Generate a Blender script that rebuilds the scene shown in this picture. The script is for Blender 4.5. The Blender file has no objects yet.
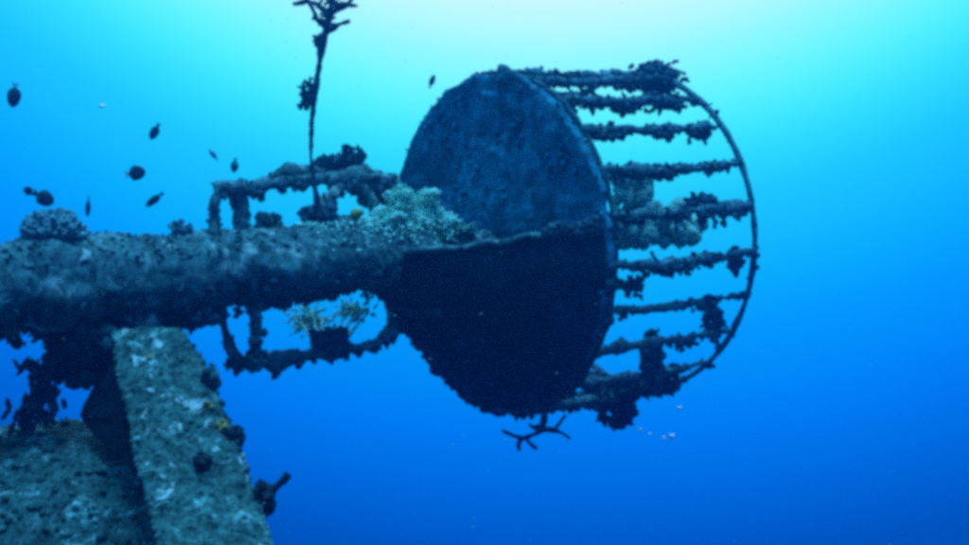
import bpy, bmesh, math, random
import numpy as np
from mathutils import Vector, Matrix, noise

rnd = random.Random(7)
sc = bpy.context.scene
col = sc.collection
PI = math.pi

# ------------------------------------------------------------------ camera
PITCH = math.radians(8.0)
F = 1320.0                                    # focal length in photograph pixels (969 wide)
RIGHT = Vector((1, 0, 0))
UP = Vector((0, -math.sin(PITCH), math.cos(PITCH)))
FWD = Vector((0, math.cos(PITCH), math.sin(PITCH)))
cd = bpy.data.cameras.new('camera')
cd.sensor_width = 36.0
cd.lens = F / 969.0 * 36.0
cd.clip_start = 0.05
cd.clip_end = 500.0
cam = bpy.data.objects.new('camera', cd)
col.objects.link(cam)
cam.rotation_euler = (PI / 2 + PITCH, 0, 0)
sc.camera = cam

# ------------------------------------------------------------------ water light (world)
def s2l(c):
    c = c / 255.0
    return c / 12.92 if c <= 0.04045 else ((c + 0.055) / 1.055) ** 2.4

GLOW = (RIGHT * (556 - 484.5) / F + UP * (272.5 + 680) / F + FWD).normalized()   # where the surface is brightest
W = bpy.data.worlds.new('World')
sc.world = W
W.use_nodes = True
nt = W.node_tree
nt.nodes.clear()
tc = nt.nodes.new('ShaderNodeTexCoord')
dot = nt.nodes.new('ShaderNodeVectorMath'); dot.operation = 'DOT_PRODUCT'
nrm = nt.nodes.new('ShaderNodeVectorMath'); nrm.operation = 'NORMALIZE'
nt.links.new(tc.outputs['Generated'], nrm.inputs[0])
nt.links.new(nrm.outputs[0], dot.inputs[0])
dot.inputs[1].default_value = GLOW
ac = nt.nodes.new('ShaderNodeMath'); ac.operation = 'ARCCOSINE'
nt.links.new(dot.outputs['Value'], ac.inputs[0])
dv = nt.nodes.new('ShaderNodeMath'); dv.operation = 'DIVIDE'
nt.links.new(ac.outputs[0], dv.inputs[0])
dv.inputs[1].default_value = PI
ramp = nt.nodes.new('ShaderNodeValToRGB')
ramp.color_ramp.interpolation = 'B_SPLINE'
ramp.color_ramp.interpolation = 'LINEAR'
STOPS = [(0, 215, 275, 280), (20, 226, 275, 280), (24, 228, 274, 278), (25.3, 202, 275, 278), (26.6, 166, 274, 277),
         (28.4, 118, 272, 274), (29.8, 84, 262, 272), (31.2, 56, 244, 268), (33.2, 33, 217, 264), (36.5, 11, 188, 264),
         (38.7, 4, 165, 262), (42.6, 0, 132, 252), (45.5, 0, 110, 224), (48.3, 0, 85, 188), (60, 0, 40, 110),
         (85, 0, 8, 40), (180, 0, 2, 10)]
def fill_ramp(cr, stops, f):
    while len(cr.elements) < len(stops):
        cr.elements.new(1.0)
    for i, st in enumerate(stops):
        cr.elements[i].position = f(st[0])
    for i, st in enumerate(stops):
        cr.elements[i].color = (s2l(st[1]), s2l(st[2]), s2l(st[3]), 1)
fill_ramp(ramp.color_ramp, STOPS, lambda a: a / 180.0)
nt.links.new(dv.outputs[0], ramp.inputs[0])
# light from the whole surface overhead, seen by elevation
sep = nt.nodes.new('ShaderNodeSeparateXYZ')
nt.links.new(nrm.outputs[0], sep.inputs[0])
asn = nt.nodes.new('ShaderNodeMath'); asn.operation = 'ARCSINE'
nt.links.new(sep.outputs['Z'], asn.inputs[0])
el = nt.nodes.new('ShaderNodeMapRange')
el.inputs[1].default_value = -PI / 2; el.inputs[2].default_value = PI / 2
nt.links.new(asn.outputs[0], el.inputs[0])
ramp2 = nt.nodes.new('ShaderNodeValToRGB')
fill_ramp(ramp2.color_ramp, [(-90, 0, 2, 16), (-45, 0, 4, 24), (-20, 0, 9, 44), (-4, 0, 26, 84), (8, 0, 62, 150), (20, 4, 118, 225),
                             (40, 40, 200, 262), (60, 90, 240, 275), (75, 130, 256, 285), (90, 150, 258, 290)], lambda a: (a + 90) / 180)
nt.links.new(el.outputs[0], ramp2.inputs[0])
mxw = nt.nodes.new('ShaderNodeMix'); mxw.data_type = 'RGBA'; mxw.blend_type = 'LIGHTEN'
mxw.inputs[0].default_value = 1.0
nt.links.new(ramp.outputs[0], mxw.inputs[6]); nt.links.new(ramp2.outputs[0], mxw.inputs[7])
bg = nt.nodes.new('ShaderNodeBackground')
bg.inputs['Strength'].default_value = 1.09
nt.links.new(mxw.outputs[2], bg.inputs['Color'])
wo = nt.nodes.new('ShaderNodeOutputWorld')
nt.links.new(bg.outputs[0], wo.inputs['Surface'])

# ------------------------------------------------------------------ sun, softened by the water above
sd = bpy.data.lights.new('sun', 'SUN')
sd.energy = 4.4
sd.color = (0.14, 0.56, 1.0)
sd.angle = math.radians(30)
sun = bpy.data.objects.new('sun', sd)
col.objects.link(sun)
SUN_EL, SUN_AZ = math.radians(73), math.radians(168)      # leans towards the camera, away from the glow, to light facing sides
sun_dir = Vector((math.cos(SUN_EL) * math.sin(SUN_AZ), math.cos(SUN_EL) * math.cos(SUN_AZ), math.sin(SUN_EL)))
sun.rotation_euler = (-sun_dir).to_track_quat('-Z', 'Y').to_euler()

# ------------------------------------------------------------------ render settings
vs = sc.view_settings
vs.view_transform = 'Standard'; vs.look = 'None'; vs.exposure = 0.0; vs.gamma = 1.0
sc.render.engine = 'CYCLES'
sc.cycles.use_denoising = False        # the photograph is grainy: keep the fine grain
sc.cycles.sample_clamp_indirect = 2.0
sc.cycles.sample_clamp_direct = 4.0
sc.cycles.max_bounces = 5
sc.cycles.volume_bounces = 0
sc.cycles.pixel_filter_type = 'BLACKMAN_HARRIS'
sc.cycles.filter_width = 4.5

# ------------------------------------------------------------------ helpers
def P(px, py, z):
    """photograph pixel + distance along the optical axis -> world point"""
    return RIGHT * ((px - 484.5) / F * z) + UP * (-(py - 272.5) / F * z) + FWD * z

def cvec(x, y, z):
    return RIGHT * x + UP * y + FWD * z

def depth(p):
    return p.dot(FWD)

def fbm(p, f, o=4):
    return noise.fractal(p * f, 0.9, 2.1, o)

def node_mat(name, dark, mid, pale, scale=6.0, pale_at=0.62, spots=None, bump=0.6, rough=0.9, fine=40.0, thin=0.0, contrast=0.7):
    dark, mid, pale = [(c[0] * 0.55, c[1] * 0.93, c[2] * (0.95 if name in ('barnacled_strut', 'fouled_housing', 'encrusted_mast') else 1.05)) if 'yellow' not in name else c for c in (dark, mid, pale)]
    m = bpy.data.materials.new(name)
    m.use_nodes = True
    n = m.node_tree
    bs = n.nodes['Principled BSDF']
    bs.inputs['Roughness'].default_value = rough
    bs.inputs['Specular IOR Level'].default_value = 0.12
    t = n.nodes.new('ShaderNodeTexCoord')
    a = n.nodes.new('ShaderNodeTexNoise'); a.inputs['Scale'].default_value = scale
    a.inputs['Detail'].default_value = 9.0; a.inputs['Roughness'].default_value = 0.72
    a.inputs['Distortion'].default_value = 0.4
    n.links.new(t.outputs['Object'], a.inputs['Vector'])
    r = n.nodes.new('ShaderNodeValToRGB')
    e = r.color_ramp.elements
    e[0].position = 0.33; e[0].color = (*dark, 1)
    e[1].position = 0.5; e[1].color = (*mid, 1)
    x = e.new(pale_at); x.color = (*mid, 1)
    x = e.new(pale_at + 0.06); x.color = (*pale, 1)
    n.links.new(a.outputs['Fac'], r.inputs[0])
    b = n.nodes.new('ShaderNodeTexNoise'); b.inputs['Scale'].default_value = fine
    b.inputs['Detail'].default_value = 7.0; b.inputs['Roughness'].default_value = 0.75
    n.links.new(t.outputs['Object'], b.inputs['Vector'])
    mr = n.nodes.new('ShaderNodeMapRange')
    mr.inputs[1].default_value = 0.36; mr.inputs[2].default_value = 0.66
    mr.inputs[3].default_value = 1.0 - 0.8 * contrast; mr.inputs[4].default_value = 1.0 + 1.0 * contrast
    n.links.new(b.outputs['Fac'], mr.inputs[0])
    mx = n.nodes.new('ShaderNodeMix'); mx.data_type = 'RGBA'; mx.blend_type = 'MULTIPLY'
    mx.inputs[0].default_value = 1.0
    n.links.new(r.outputs[0], mx.inputs[6])
    n.links.new(mr.outputs[0], mx.inputs[7])
    out = mx.outputs[2]
    if spots:
        # ragged pale crusts: two noises multiplied, so that the patches break up at their edges
        v = n.nodes.new('ShaderNodeTexNoise'); v.inputs['Scale'].default_value = spots[1]
        v.inputs['Detail'].default_value = 8.0; v.inputs['Roughness'].default_value = 0.68
        v.inputs['Distortion'].default_value = 0.7
        ofs = n.nodes.new('ShaderNodeVectorMath'); ofs.operation = 'ADD'; ofs.inputs[1].default_value = (3.7, 9.1, 5.3)
        n.links.new(t.outputs['Object'], ofs.inputs[0]); n.links.new(ofs.outputs[0], v.inputs['Vector'])
        sr = n.nodes.new('ShaderNodeMapRange')
        sr.inputs[1].default_value = spots[2]; sr.inputs[2].default_value = spots[2] + 0.07
        sr.inputs[3].default_value = 0.0; sr.inputs[4].default_value = spots[3]
        n.links.new(v.outputs['Fac'], sr.inputs[0])
        m2 = n.nodes.new('ShaderNodeMix'); m2.data_type = 'RGBA'
        n.links.new(sr.outputs[0], m2.inputs[0])
        n.links.new(out, m2.inputs[6])
        m2.inputs[7].default_value = (*spots[0], 1)
        out = m2.outputs[2]
    n.links.new(out, bs.inputs['Base Color'])
    if thin:                                             # soft tissue lets light through
        tr = n.nodes.new('ShaderNodeBsdfTranslucent')
        n.links.new(out, tr.inputs['Color'])
        ms = n.nodes.new('ShaderNodeMixShader'); ms.inputs[0].default_value = thin
        n.links.new(bs.outputs[0], ms.inputs[1]); n.links.new(tr.outputs[0], ms.inputs[2])
        n.links.new(ms.outputs[0], n.nodes['Material Output'].inputs['Surface'])
    if bump:
        bp = n.nodes.new('ShaderNodeBump'); bp.inputs['Strength'].default_value = bump
        bp.inputs['Distance'].default_value = 0.012
        n.links.new(b.outputs['Fac'], bp.inputs['Height'])
        n.links.new(bp.outputs['Normal'], bs.inputs['Normal'])
    return m

M = {
    'mast': node_mat('encrusted_mast', (0.04, 0.06, 0.06), (0.16, 0.20, 0.19), (0.40, 0.45, 0.40), 7, 0.57, ((0.52, 0.60, 0.54), 10, 0.57, 0.8), 0.8, 0.9, 34, contrast=0.7),
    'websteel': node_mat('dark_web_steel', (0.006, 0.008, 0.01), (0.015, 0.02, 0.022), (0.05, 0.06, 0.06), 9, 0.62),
    'steel': node_mat('fouled_steel', (0.015, 0.02, 0.026), (0.03, 0.04, 0.05), (0.08, 0.10, 0.11), 7, 0.60),
    'plate': node_mat('fouled_plate', (0.02, 0.12, 0.15), (0.07, 0.29, 0.35), (0.16, 0.45, 0.48), 3.0, 0.58, ((0.01, 0.09, 0.12), 3.0, 0.5, 0.8), 0.9, 0.9, 22, contrast=0.6),
    'strut': node_mat('barnacled_strut', (0.02, 0.035, 0.03), (0.12, 0.16, 0.135), (0.42, 0.48, 0.42), 8, 0.56, ((0.70, 0.76, 0.72), 14, 0.575, 0.9), 1.0, 0.9, 42, contrast=1.0),
    'housing': node_mat('fouled_housing', (0.025, 0.04, 0.04), (0.11, 0.15, 0.13), (0.42, 0.48, 0.44), 10, 0.56, ((0.5, 0.58, 0.55), 12, 0.585, 0.8), 1.0, 0.9, 50, contrast=1.0),
    'bar': node_mat('fouled_bar', (0.05, 0.08, 0.08), (0.15, 0.19, 0.18), (0.42, 0.46, 0.42), 14, 0.56),
    'turf': node_mat('algal_turf', (0.03, 0.05, 0.04), (0.12, 0.16, 0.13), (0.34, 0.38, 0.32), 14, 0.60, None, 0, thin=0.4),
    'darkgrowth': node_mat('dark_growth', (0.035, 0.055, 0.06), (0.10, 0.14, 0.15), (0.24, 0.28, 0.27), 16, 0.58, None, 0.4, thin=0.3),
    'coral': node_mat('stony_coral', (0.10, 0.14, 0.13), (0.24, 0.29, 0.27), (0.42, 0.47, 0.43), 12, 0.58, None, 0.5),
    'palesoft': node_mat('pale_soft_coral', (0.72, 0.78, 0.52), (0.92, 0.95, 0.68), (0.98, 0.98, 0.78), 10, 0.55, None, 0.2, contrast=0.12),
    'bush': node_mat('tan_soft_coral', (0.78, 0.74, 0.50), (0.96, 0.94, 0.70), (0.99, 0.97, 0.8), 12, 0.58, None, 0.3, thin=0.35, contrast=0.15),
    'whip': node_mat('black_whip_coral', (0.02, 0.03, 0.03), (0.05, 0.06, 0.06), (0.12, 0.13, 0.12), 14, 0.62, None, 0.3),
    'barnacle': node_mat('pale_barnacle', (0.16, 0.22, 0.19), (0.34, 0.4, 0.36), (0.6, 0.66, 0.6), 16, 0.58, None, 0.5),
    'sponge_y': node_mat('yellow_sponge', (0.24, 0.15, 0.05), (0.38, 0.24, 0.07), (0.5, 0.36, 0.14), 30, 0.6, None, 0.4),
    'sponge_d': node_mat('dark_sponge', (0.01, 0.012, 0.012), (0.03, 0.035, 0.035), (0.06, 0.07, 0.07), 20, 0.65, None, 0.3),
    'fish_d': node_mat('dark_fish_skin', (0.012, 0.014, 0.018), (0.03, 0.035, 0.04), (0.05, 0.06, 0.06), 30, 0.7, None, 0, 0.5),
    'fish_w': node_mat('pale_fish_skin', (0.55, 0.58, 0.58), (0.7, 0.72, 0.7), (0.8, 0.8, 0.8), 30, 0.7, None, 0, 0.5, thin=0.4),
    'fish_y': node_mat('yellow_fish_skin', (0.35, 0.32, 0.08), (0.5, 0.44, 0.12), (0.6, 0.5, 0.15), 30, 0.7, None, 0, 0.5, thin=0.2),
}

class MB:
    def __init__(s):
        s.v = []; s.f = []
    def add(s, verts, faces):
        o = len(s.v)
        s.v.extend(verts)
        s.f.extend([tuple(i + o for i in f) for f in faces])
    def grid(s, rows, closed=True, caps=True):
        n = len(rows[0]); o = len(s.v)
        for r in rows:
            s.v.extend(r)
        for i in range(len(rows) - 1):
            for j in range(n if closed else n - 1):
                k = (j + 1) % n
                s.f.append((o + i * n + j, o + i * n + k, o + (i + 1) * n + k, o + (i + 1) * n + j))
        if caps and closed:
            s.f.append(tuple(o + j for j in reversed(range(n))))
            e = o + (len(rows) - 1) * n
            s.f.append(tuple(e + j for j in range(n)))
    def build(s, name, mat, parent=None, smooth=True, origin=None):
        me = bpy.data.meshes.new(name)
        off = origin if origin is not None else Vector((0, 0, 0))
        me.from_pydata([tuple(Vector(v) - off) for v in s.v], [], s.f)
        me.update()
        if smooth:
            me.polygons.foreach_set('use_smooth', [True] * len(me.polygons))
        me.materials.append(mat)
        o = bpy.data.objects.new(name, me)
        col.objects.link(o)
        o.location = off
        if parent is not None:
            o.parent = parent
            o.location = off - root_of(parent)
        return o

def root_of(p):
    l = Vector(p.location)
    while p.parent is not None:
        p = p.parent
        l += p.location
    return l

def tag(o, label, cat, group=None):
    o['label'] = label; o['category'] = cat
    if group:
        o['group'] = group
    return o

def thing(name, loc, label, cat, group=None):
    o = bpy.data.objects.new(name, None)
    col.objects.link(o)
    o.location = loc
    o.empty_display_size = 0.1
    return tag(o, label, cat, group)

def catmull(pts, step):
    """resample a polyline of (Vector, radius) smoothly"""
    out = []
    n = len(pts)
    for i in range(n - 1):
        p0 = pts[max(i - 1, 0)]; p1 = pts[i]; p2 = pts[i + 1]; p3 = pts[min(i + 2, n - 1)]
        k = max(1, int((p2[0] - p1[0]).length / step))
        for j in range(k):
            t = j / k
            a = [(-t + 2 * t * t - t ** 3) / 2, (2 - 5 * t * t + 3 * t ** 3) / 2, (t + 4 * t * t - 3 * t ** 3) / 2, (t ** 3 - t * t) / 2]
            out.append((p0[0] * a[0] + p1[0] * a[1] + p2[0] * a[2] + p3[0] * a[3], p1[1] + (p2[1] - p1[1]) * t))
    out.append(pts[-1])
    return out

def tube(mb, pts, step=0.012, segs=14, amp=0.0, freq=20.0, seed=0, lump=0.0, lumpf=8.0):
    pts = catmull([(Vector(p), r) for p, r in pts], step)
    so = Vector((seed * 7.31, seed * 3.17, seed * 1.73))
    rows = []; samp = []
    up = None
    for i, (c, r) in enumerate(pts):
        d = (pts[min(i + 1, len(pts) - 1)][0] - pts[max(i - 1, 0)][0])
        if d.length < 1e-9:
            d = Vector((0, 0, 1))
        d.normalize()
        if up is None:
            up = d.orthogonal()
        x = (up - d * up.dot(d)).normalized(); up = x
        y = d.cross(x)
        row = []
        for j in range(segs):
            a = 2 * PI * j / segs
            n = x * math.cos(a) + y * math.sin(a)
            p = c + n * r
            k = 0.0
            if amp:
                k += amp * fbm(p + so, freq, 4)
            if lump:
                l = noise.noise((p + so * 1.3) * lumpf)
                k += lump * max(0.0, l) ** 1.5 * 2.0
            p = c + n * max(r * 0.35, r + k)
            row.append(p); samp.append((p, n))
        rows.append(row)
    mb.grid(rows)
    return samp

_ico = {}
def ico(sub):
    if sub not in _ico:
        b = bmesh.new()
        bmesh.ops.create_icosphere(b, subdivisions=sub, radius=1.0)
        _ico[sub] = ([v.co.copy() for v in b.verts], [tuple(v.index for v in f.verts) for f in b.faces])
        b.free()
    return _ico[sub]

def blob(mb, c, r, sub=2, amp=0.25, freq=1.6, scale=(1, 1, 1), rot=None):
    vs_, fs = ico(sub)
    so = Vector((rnd.uniform(-50, 50), rnd.uniform(-50, 50), rnd.uniform(-50, 50)))
    out = []
    for v in vs_:
        k = 1 + amp * noise.fractal(v * freq + so, 0.8, 2.2, 3)
        p = Vector((v.x * scale[0], v.y * scale[1], v.z * scale[2])) * (r * k)
        if rot is not None:
            p = rot @ p
        out.append(c + p)
    mb.add(out, fs)

def rvec():
    while True:
        v = Vector((rnd.uniform(-1, 1), rnd.uniform(-1, 1), rnd.uniform(-1, 1)))
        if 0.01 < v.length < 1:
            return v

def blade(mb, p, d, L, w):
    s = d.cross(rvec())
    if s.length < 1e-5:
        return
    s = s.normalized() * w * 1.3
    L = L * 0.7
    m = p + d * L * 0.55 + rvec() * L * 0.15
    t = p + d * L + rvec() * L * 0.25
    mb.add([p - s * 0.5, p + s * 0.5, m + s, m - s, t + s * 0.3, t - s * 0.3], [(0, 1, 2, 3), (3, 2, 4, 5)])

def tuft(mb, p, n, L, k=5, spread=0.7, w=0.25):
    for _ in range(k):
        d = (n + rvec() * spread).normalized()
        l = L * rnd.uniform(0.4, 1.1)
        blade(mb, p, d, l, l * w * rnd.uniform(0.5, 1.2))

def scatter(mb, samp, count, L, k=5, w=0.25, mask=None):
    for _ in range(count):
        p, n = samp[rnd.randrange(len(samp))]
        if mask and rnd.random() > mask(p, n):
            continue
        tuft(mb, p - n * 0.004, n, L * rnd.uniform(0.4, 1.3), k, 0.8, w)

def lumpy(mb, c, size, count, br=0.3, sub=1, tufts=0, tl=0.02):
    """an uneven mass: many small lobes inside an ellipsoid (size = three half-axes in camera right/up/forward)"""
    for _ in range(count):
        v = rvec()
        p = c + cvec(v.x * size[0], v.y * size[1], v.z * size[2])
        r = min(size) * br * rnd.uniform(0.6, 1.5)
        blob(mb, p, r, sub, 0.45, 1.8, (rnd.uniform(0.7, 1.3), rnd.uniform(0.7, 1.3), rnd.uniform(0.7, 1.5)))
    for _ in range(tufts):
        v = rvec().normalized()
        p = c + cvec(v.x * size[0], v.y * size[1], v.z * size[2]) * rnd.uniform(0.7, 1.05)
        tuft(mb, p, cvec(v.x, v.y, v.z), tl * rnd.uniform(0.5, 1.3), 5, 0.8, 0.3)

def wispy(mb, c, size, count, r0=0.006, r1=0.013, blades=0, bl=0.02):
    """feathery soft coral: short branches of tiny lobes thinning out towards the edge"""
    k = 0
    while k < count:
        v = rvec()
        p = c + cvec(v.x * size[0], v.y * size[1], v.z * size[2]) * rnd.uniform(0.2, 0.95)
        d = cvec(v.x * size[0], v.y * size[1], v.z * size[2]) * rnd.uniform(0.03, 0.12) + rvec() * 0.014
        for q in range(5):
            blob(mb, p + d * (q / 4.0) + rvec() * 0.004, rnd.uniform(r0, r1) * (1.1 - 0.12 * q), 1, 0.5)
            k += 1
        for q in range(2 if blades else 0):
            tuft(mb, p + d, d.normalized(), bl, 3, 0.6, 0.3)

# ------------------------------------------------------------------ layout of the mast and the crow's nest
A = cvec(0.786, 0.081, 0.614).normalized()           # mast direction, towards the masthead
C = P(494, 244, 6.10)                                # centre of the nest's floor
U = cvec(0.614, 0.0, -0.786); U = (U - A * U.dot(A)).normalized()
V = A.cross(U)
if V.dot(UP) < 0:
    V = -V
R = 0.785
CAGE = 0.9

def mast_p(t):
    return C - A * t

def mast_t(px):
    lo, hi = -2.0, 6.0
    for _ in range(50):
        m = (lo + hi) / 2
        q = mast_p(m)
        x = q.dot(RIGHT) / depth(q) * F + 484.5
        if x > px:
            lo = m
        else:
            hi = m
    return (lo + hi) / 2

def on_mast(px):
    return mast_p(mast_t(px))

def on_disc(u, v, t=0.0):
    return C + U * u + V * v - A * t

UPZ = Vector((0, 0, 1))

# ------------------------------------------------------------------ the deck of the wreck, below the frame
def build_deck():
    mb = MB()
    n = 60
    rows = []
    for i in range(n + 1):
        row = []
        for j in range(n + 1):
            x = -5.5 + 10 * i / n; y = -1.0 + 10 * j / n
            row.append(Vector((x, y, -3.2 + 0.05 * noise.fractal(Vector((x * 1.3, y * 1.3, 3)), 0.8, 2.1, 4))))
        rows.append(row)
    mb.grid(rows, closed=False, caps=False)
    o = mb.build('deck', M['darkgrowth'])
    o['kind'] = 'structure'
build_deck()

# ------------------------------------------------------------------ mast
MR = 0.150
def build_mast():
    root = thing('mast', mast_p(3.9), 'long encrusted steel mast running up to the crow\'s nest', 'mast')
    mb = MB()
    samp = tube(mb, [(mast_p(3.9), MR * 1.02), (mast_p(2.2), MR), (mast_p(1.2), MR * 0.97), (mast_p(0.55), MR * 0.95), (mast_p(0.36), MR * 0.84), (mast_p(0.18), MR * 0.5), (mast_p(0.01), MR * 0.28)],
                0.009, 84, 0.016, 7, 1, 0.03, 5)
    mb.build('mast_shaft', M['mast'], root)
    mb = MB()
    t0, t1 = mast_t(28), mast_t(80)
    rows = []
    s2 = tube(mb, [(mast_p(t0 + 0.02), MR * 1.0), (mast_p(t0), MR * 1.16), (mast_p(t1 + 0.01), MR * 1.2), (mast_p(t1 - 0.01), MR * 1.0)], 0.012, 60, 0.02, 8, 3, 0.03, 7)
    mb.build('mast_collar', M['mast'], root)
    mb = MB()
    st = tube(mb, [(mast_p(-0.02), 0.1), (mast_p(-0.5), 0.07), (mast_p(-0.98), 0.045)], 0.02, 24, 0.02, 9, 5, 0.03, 8)
    mb.build('mast_stub', M['bar'], root)
    g = MB()
    allp = samp + s2
    topp = [q for q in allp if q[1].z > 0.25]
    botp = [q for q in allp if q[1].z < -0.35]
    midp = [q for q in allp if -0.4 < q[1].z < 0.4]
    scatter(g, topp, 1500, 0.014, 6, 0.4)
    scatter(g, midp, 500, 0.010, 5, 0.5)
    for _ in range(1400):                                          # small knobs on the upper side
        p, n = topp[rnd.randrange(len(topp))]
        blob(g, p, rnd.uniform(0.004, 0.013), 1, 0.4)
    o = g.build('algal_turf', M['mast'], root); o['kind'] = 'stuff'
    g = MB()
    scatter(g, botp, 1100, 0.038, 6, 0.3)
    for _ in range(90):                                  # shreds hanging under the mast
        p, n = botp[rnd.randrange(len(botp))]
        if n.z > -0.75 or noise.noise(p * 2.3) < -0.1:
            continue
        L_ = rnd.uniform(0.03, 0.085)
        for q in range(int(L_ / 0.006)):
            v = rvec(); w = 0.028 * (1.2 - q * 0.006 / L_)
            blob(g, p - UPZ * (q * 0.006) + A * (v.x * w * 1.3) + U * (v.y * w), rnd.uniform(0.006, 0.013), 1, 0.5)
    for _ in range(420):
        p, n = botp[rnd.randrange(len(botp))]
        if noise.noise(p * 3.1) > -0.05:
            blob(g, p + n * 0.008, rnd.uniform(0.010, 0.028), 2, 0.6, 2.4, (1, 1, rnd.uniform(0.9, 1.7)))
    o = g.build('hanging_growth', M['darkgrowth'], root); o['kind'] = 'stuff'
build_mast()

# ------------------------------------------------------------------ crow's nest
def build_nest():
    root = thing('crows_nest', C, 'round crow\'s nest cage with a solid floor plate at the masthead', 'crow\'s nest')
    # floor plate: two encrusted faces and an uneven rim
    mb = MB()
    prof = []
    nr = 60
    for i in range(nr + 1):
        prof.append((R * (0.02 + 0.98 * i / nr), 0.018))
    for i in range(3):
        prof.append((R * 1.004, 0.012 - 0.012 * i))
    for i in range(12):
        prof.append((R * (1.0 - 0.98 * i / 11), -0.018))
    rows = []
    seg = 220
    rim = []
    for r, t in prof:
        row = []
        for j in range(seg):
            a = 2 * PI * j / seg
            d = U * math.cos(a) + V * math.sin(a)
            p = C + d * r - A * t
            k = 0.018 * fbm(p, 4.5, 5) + 0.008 * max(0.0, noise.noise(p * 9))
            rr = r
            if r > 0.9 * R:
                rr = r + 0.018 * fbm(d * 4.0, 2.0, 5) + 0.010 * noise.noise(d * 3.0) - 0.010
            p = C + d * rr - A * (t + (k if t > 0 else -k))
            row.append(p)
            if abs(t) < 0.013 and r > R:
                rim.append((p, d))
        rows.append(row)
    mb.grid(rows)
    mb.build('floor_plate', M['plate'], root)
    # rim band: thin hoop standing proud round the floor
    mb = MB()
    pts = []
    for j in range(97):
        a = 2 * PI * j / 96
        pts.append((C + (U * math.cos(a) + V * math.sin(a)) * (R * 0.995) + A * 0.03, 0.011))
    rs = tube(mb, pts, 0.02, 10, 0.006, 14, 11, 0.012, 9)
    mb.build('rim_hoop', M['darkgrowth'], root)
    g = MB()                                            # crusts and small sponges on the face
    for _ in range(520):
        a = rnd.uniform(0, 2 * PI); r = R * math.sqrt(rnd.uniform(0.02, 0.97))
        p = C + (U * math.cos(a) + V * math.sin(a)) * r - A * 0.022
        if noise.noise(p * 3.3) < -0.05:
            continue
        blob(g, p + A * 0.006, rnd.uniform(0.006, 0.017), 2, 0.5, 2.0)
    o = g.build('face_crust', M['plate'], root); o['kind'] = 'stuff'
    g = MB()
    low = [q for q in rim if (q[1].dot(V)) < -0.1]
    scatter(g, rim, 160, 0.022, 5, 0.35)
    for _ in range(120):
        p, d = low[rnd.randrange(len(low))]
        if noise.noise(p * 5) > -0.1:
            blob(g, p + d * 0.005, rnd.uniform(0.010, 0.024), 2, 0.6, 2.4, (1, 1, rnd.uniform(0.9, 1.7)))
            tuft(g, p, d, 0.04, 5, 0.7, 0.3)
    o = g.build('rim_growth', M['darkgrowth'], root); o['kind'] = 'stuff'
    # half-funnel skirt under the mast, bracing the floor
    mb = MB()
    rows = []; ns = 30; na = 44
    ledge = []
    samp = []
    T0 = 0.60
    for i in range(ns + 1):
        s = i / ns
        row = []
        for j in range(na + 1):
            a_end = 0.065 * min(1.0, s / 0.7) + 0.05 * noise.noise(Vector((s * 11, 1, 2))) * s
            a = -PI + (PI + a_end) * j / na
            rho0 = MR * 1.03
            rho1 = R * (0.985 + 0.01 * abs(math.sin(a)) ** 1.2)
            rho = rho0 + (rho1 - rho0) * s ** 0.92
            d = U * math.cos(a) + V * math.sin(a)
            p = mast_p(T0 * (1 - s) + 0.015) + d * rho
            p += d * (0.020 * fbm(p, 6, 5) + 0.012 * max(0.0, noise.noise(p * 11)))
            row.append(p)
            samp.append((p, d))
        ledge.append(row[-1])
        rows.append(row)
    mb.grid(rows, closed=False, caps=False)
    inner = [[p + (mast_p(0.3) - p).normalized() * 0.02 for p in r] for r in rows]
    mb.grid([list(reversed(r)) for r in inner], closed=False, caps=False)
    mb.build('skirt_plate', M['steel'], root)
    mb = MB()
    tube(mb, [(p + V * 0.004, 0.013) for p in ledge[:int(len(ledge) * 0.74):3]], 0.015, 10, 0.008, 14, 13, 0.012, 9)
    mb.build('skirt_lip', M['mast'], root)
    g = MB()
    for q in range(200):                                 # added dark clumps imitating soft shade at the outer end of the edge
        f = rnd.uniform(0.66, 1.0) ** 0.8
        e = ledge[min(len(ledge) - 1, int(f * (len(ledge) - 1)))]
        w = rvec()
        blob(g, e + V * (w.y * 0.05 * (0.3 + 1.2 * (f - 0.6)) + 0.01) + A * (0.012 * w.x) , rnd.uniform(0.008, 0.022), 2, 0.6, 2.2)
    far = [q for q in samp if q[1].dot(U) < -0.1 or q[1].dot(V) < -0.8]
    scatter(g, far, 420, 0.035, 5, 0.35)
    for _ in range(90):
        p, d = far[rnd.randrange(len(far))]
        blob(g, p, rnd.uniform(0.012, 0.03), 1, 0.5)
    o = g.build('skirt_growth_and_shade', M['darkgrowth'], root); o['kind'] = 'stuff'
    # the hoop at the open end
    mb = MB()
    pts = []
    RC = C + A * CAGE
    for j in range(97):
        a = 2 * PI * j / 96
        pts.append((RC + (U * math.cos(a) + V * math.sin(a)) * R, 0.0125 + 0.004 * max(0, math.sin(a))))
    hs = tube(mb, pts, 0.02, 12, 0.004, 12, 17, 0.008, 8)
    hoop = mb.build('end_hoop', M['bar'], root)
    g = MB()
    for _ in range(520):
        p, n = hs[rnd.randrange(len(hs))]
        up_ = (p - RC).dot(V) / R
        if rnd.random() < 0.04 + 0.7 * max(0.0, up_ - 0.3) and noise.noise(p * 6) > -0.15:
            blob(g, p + n * 0.004, rnd.uniform(0.006, 0.017), 1, 0.5)
            tuft(g, p, n, 0.02, 4, 0.9, 0.3)
    o = g.build('hoop_growth', M['darkgrowth'], hoop); o['kind'] = 'stuff'
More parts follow.
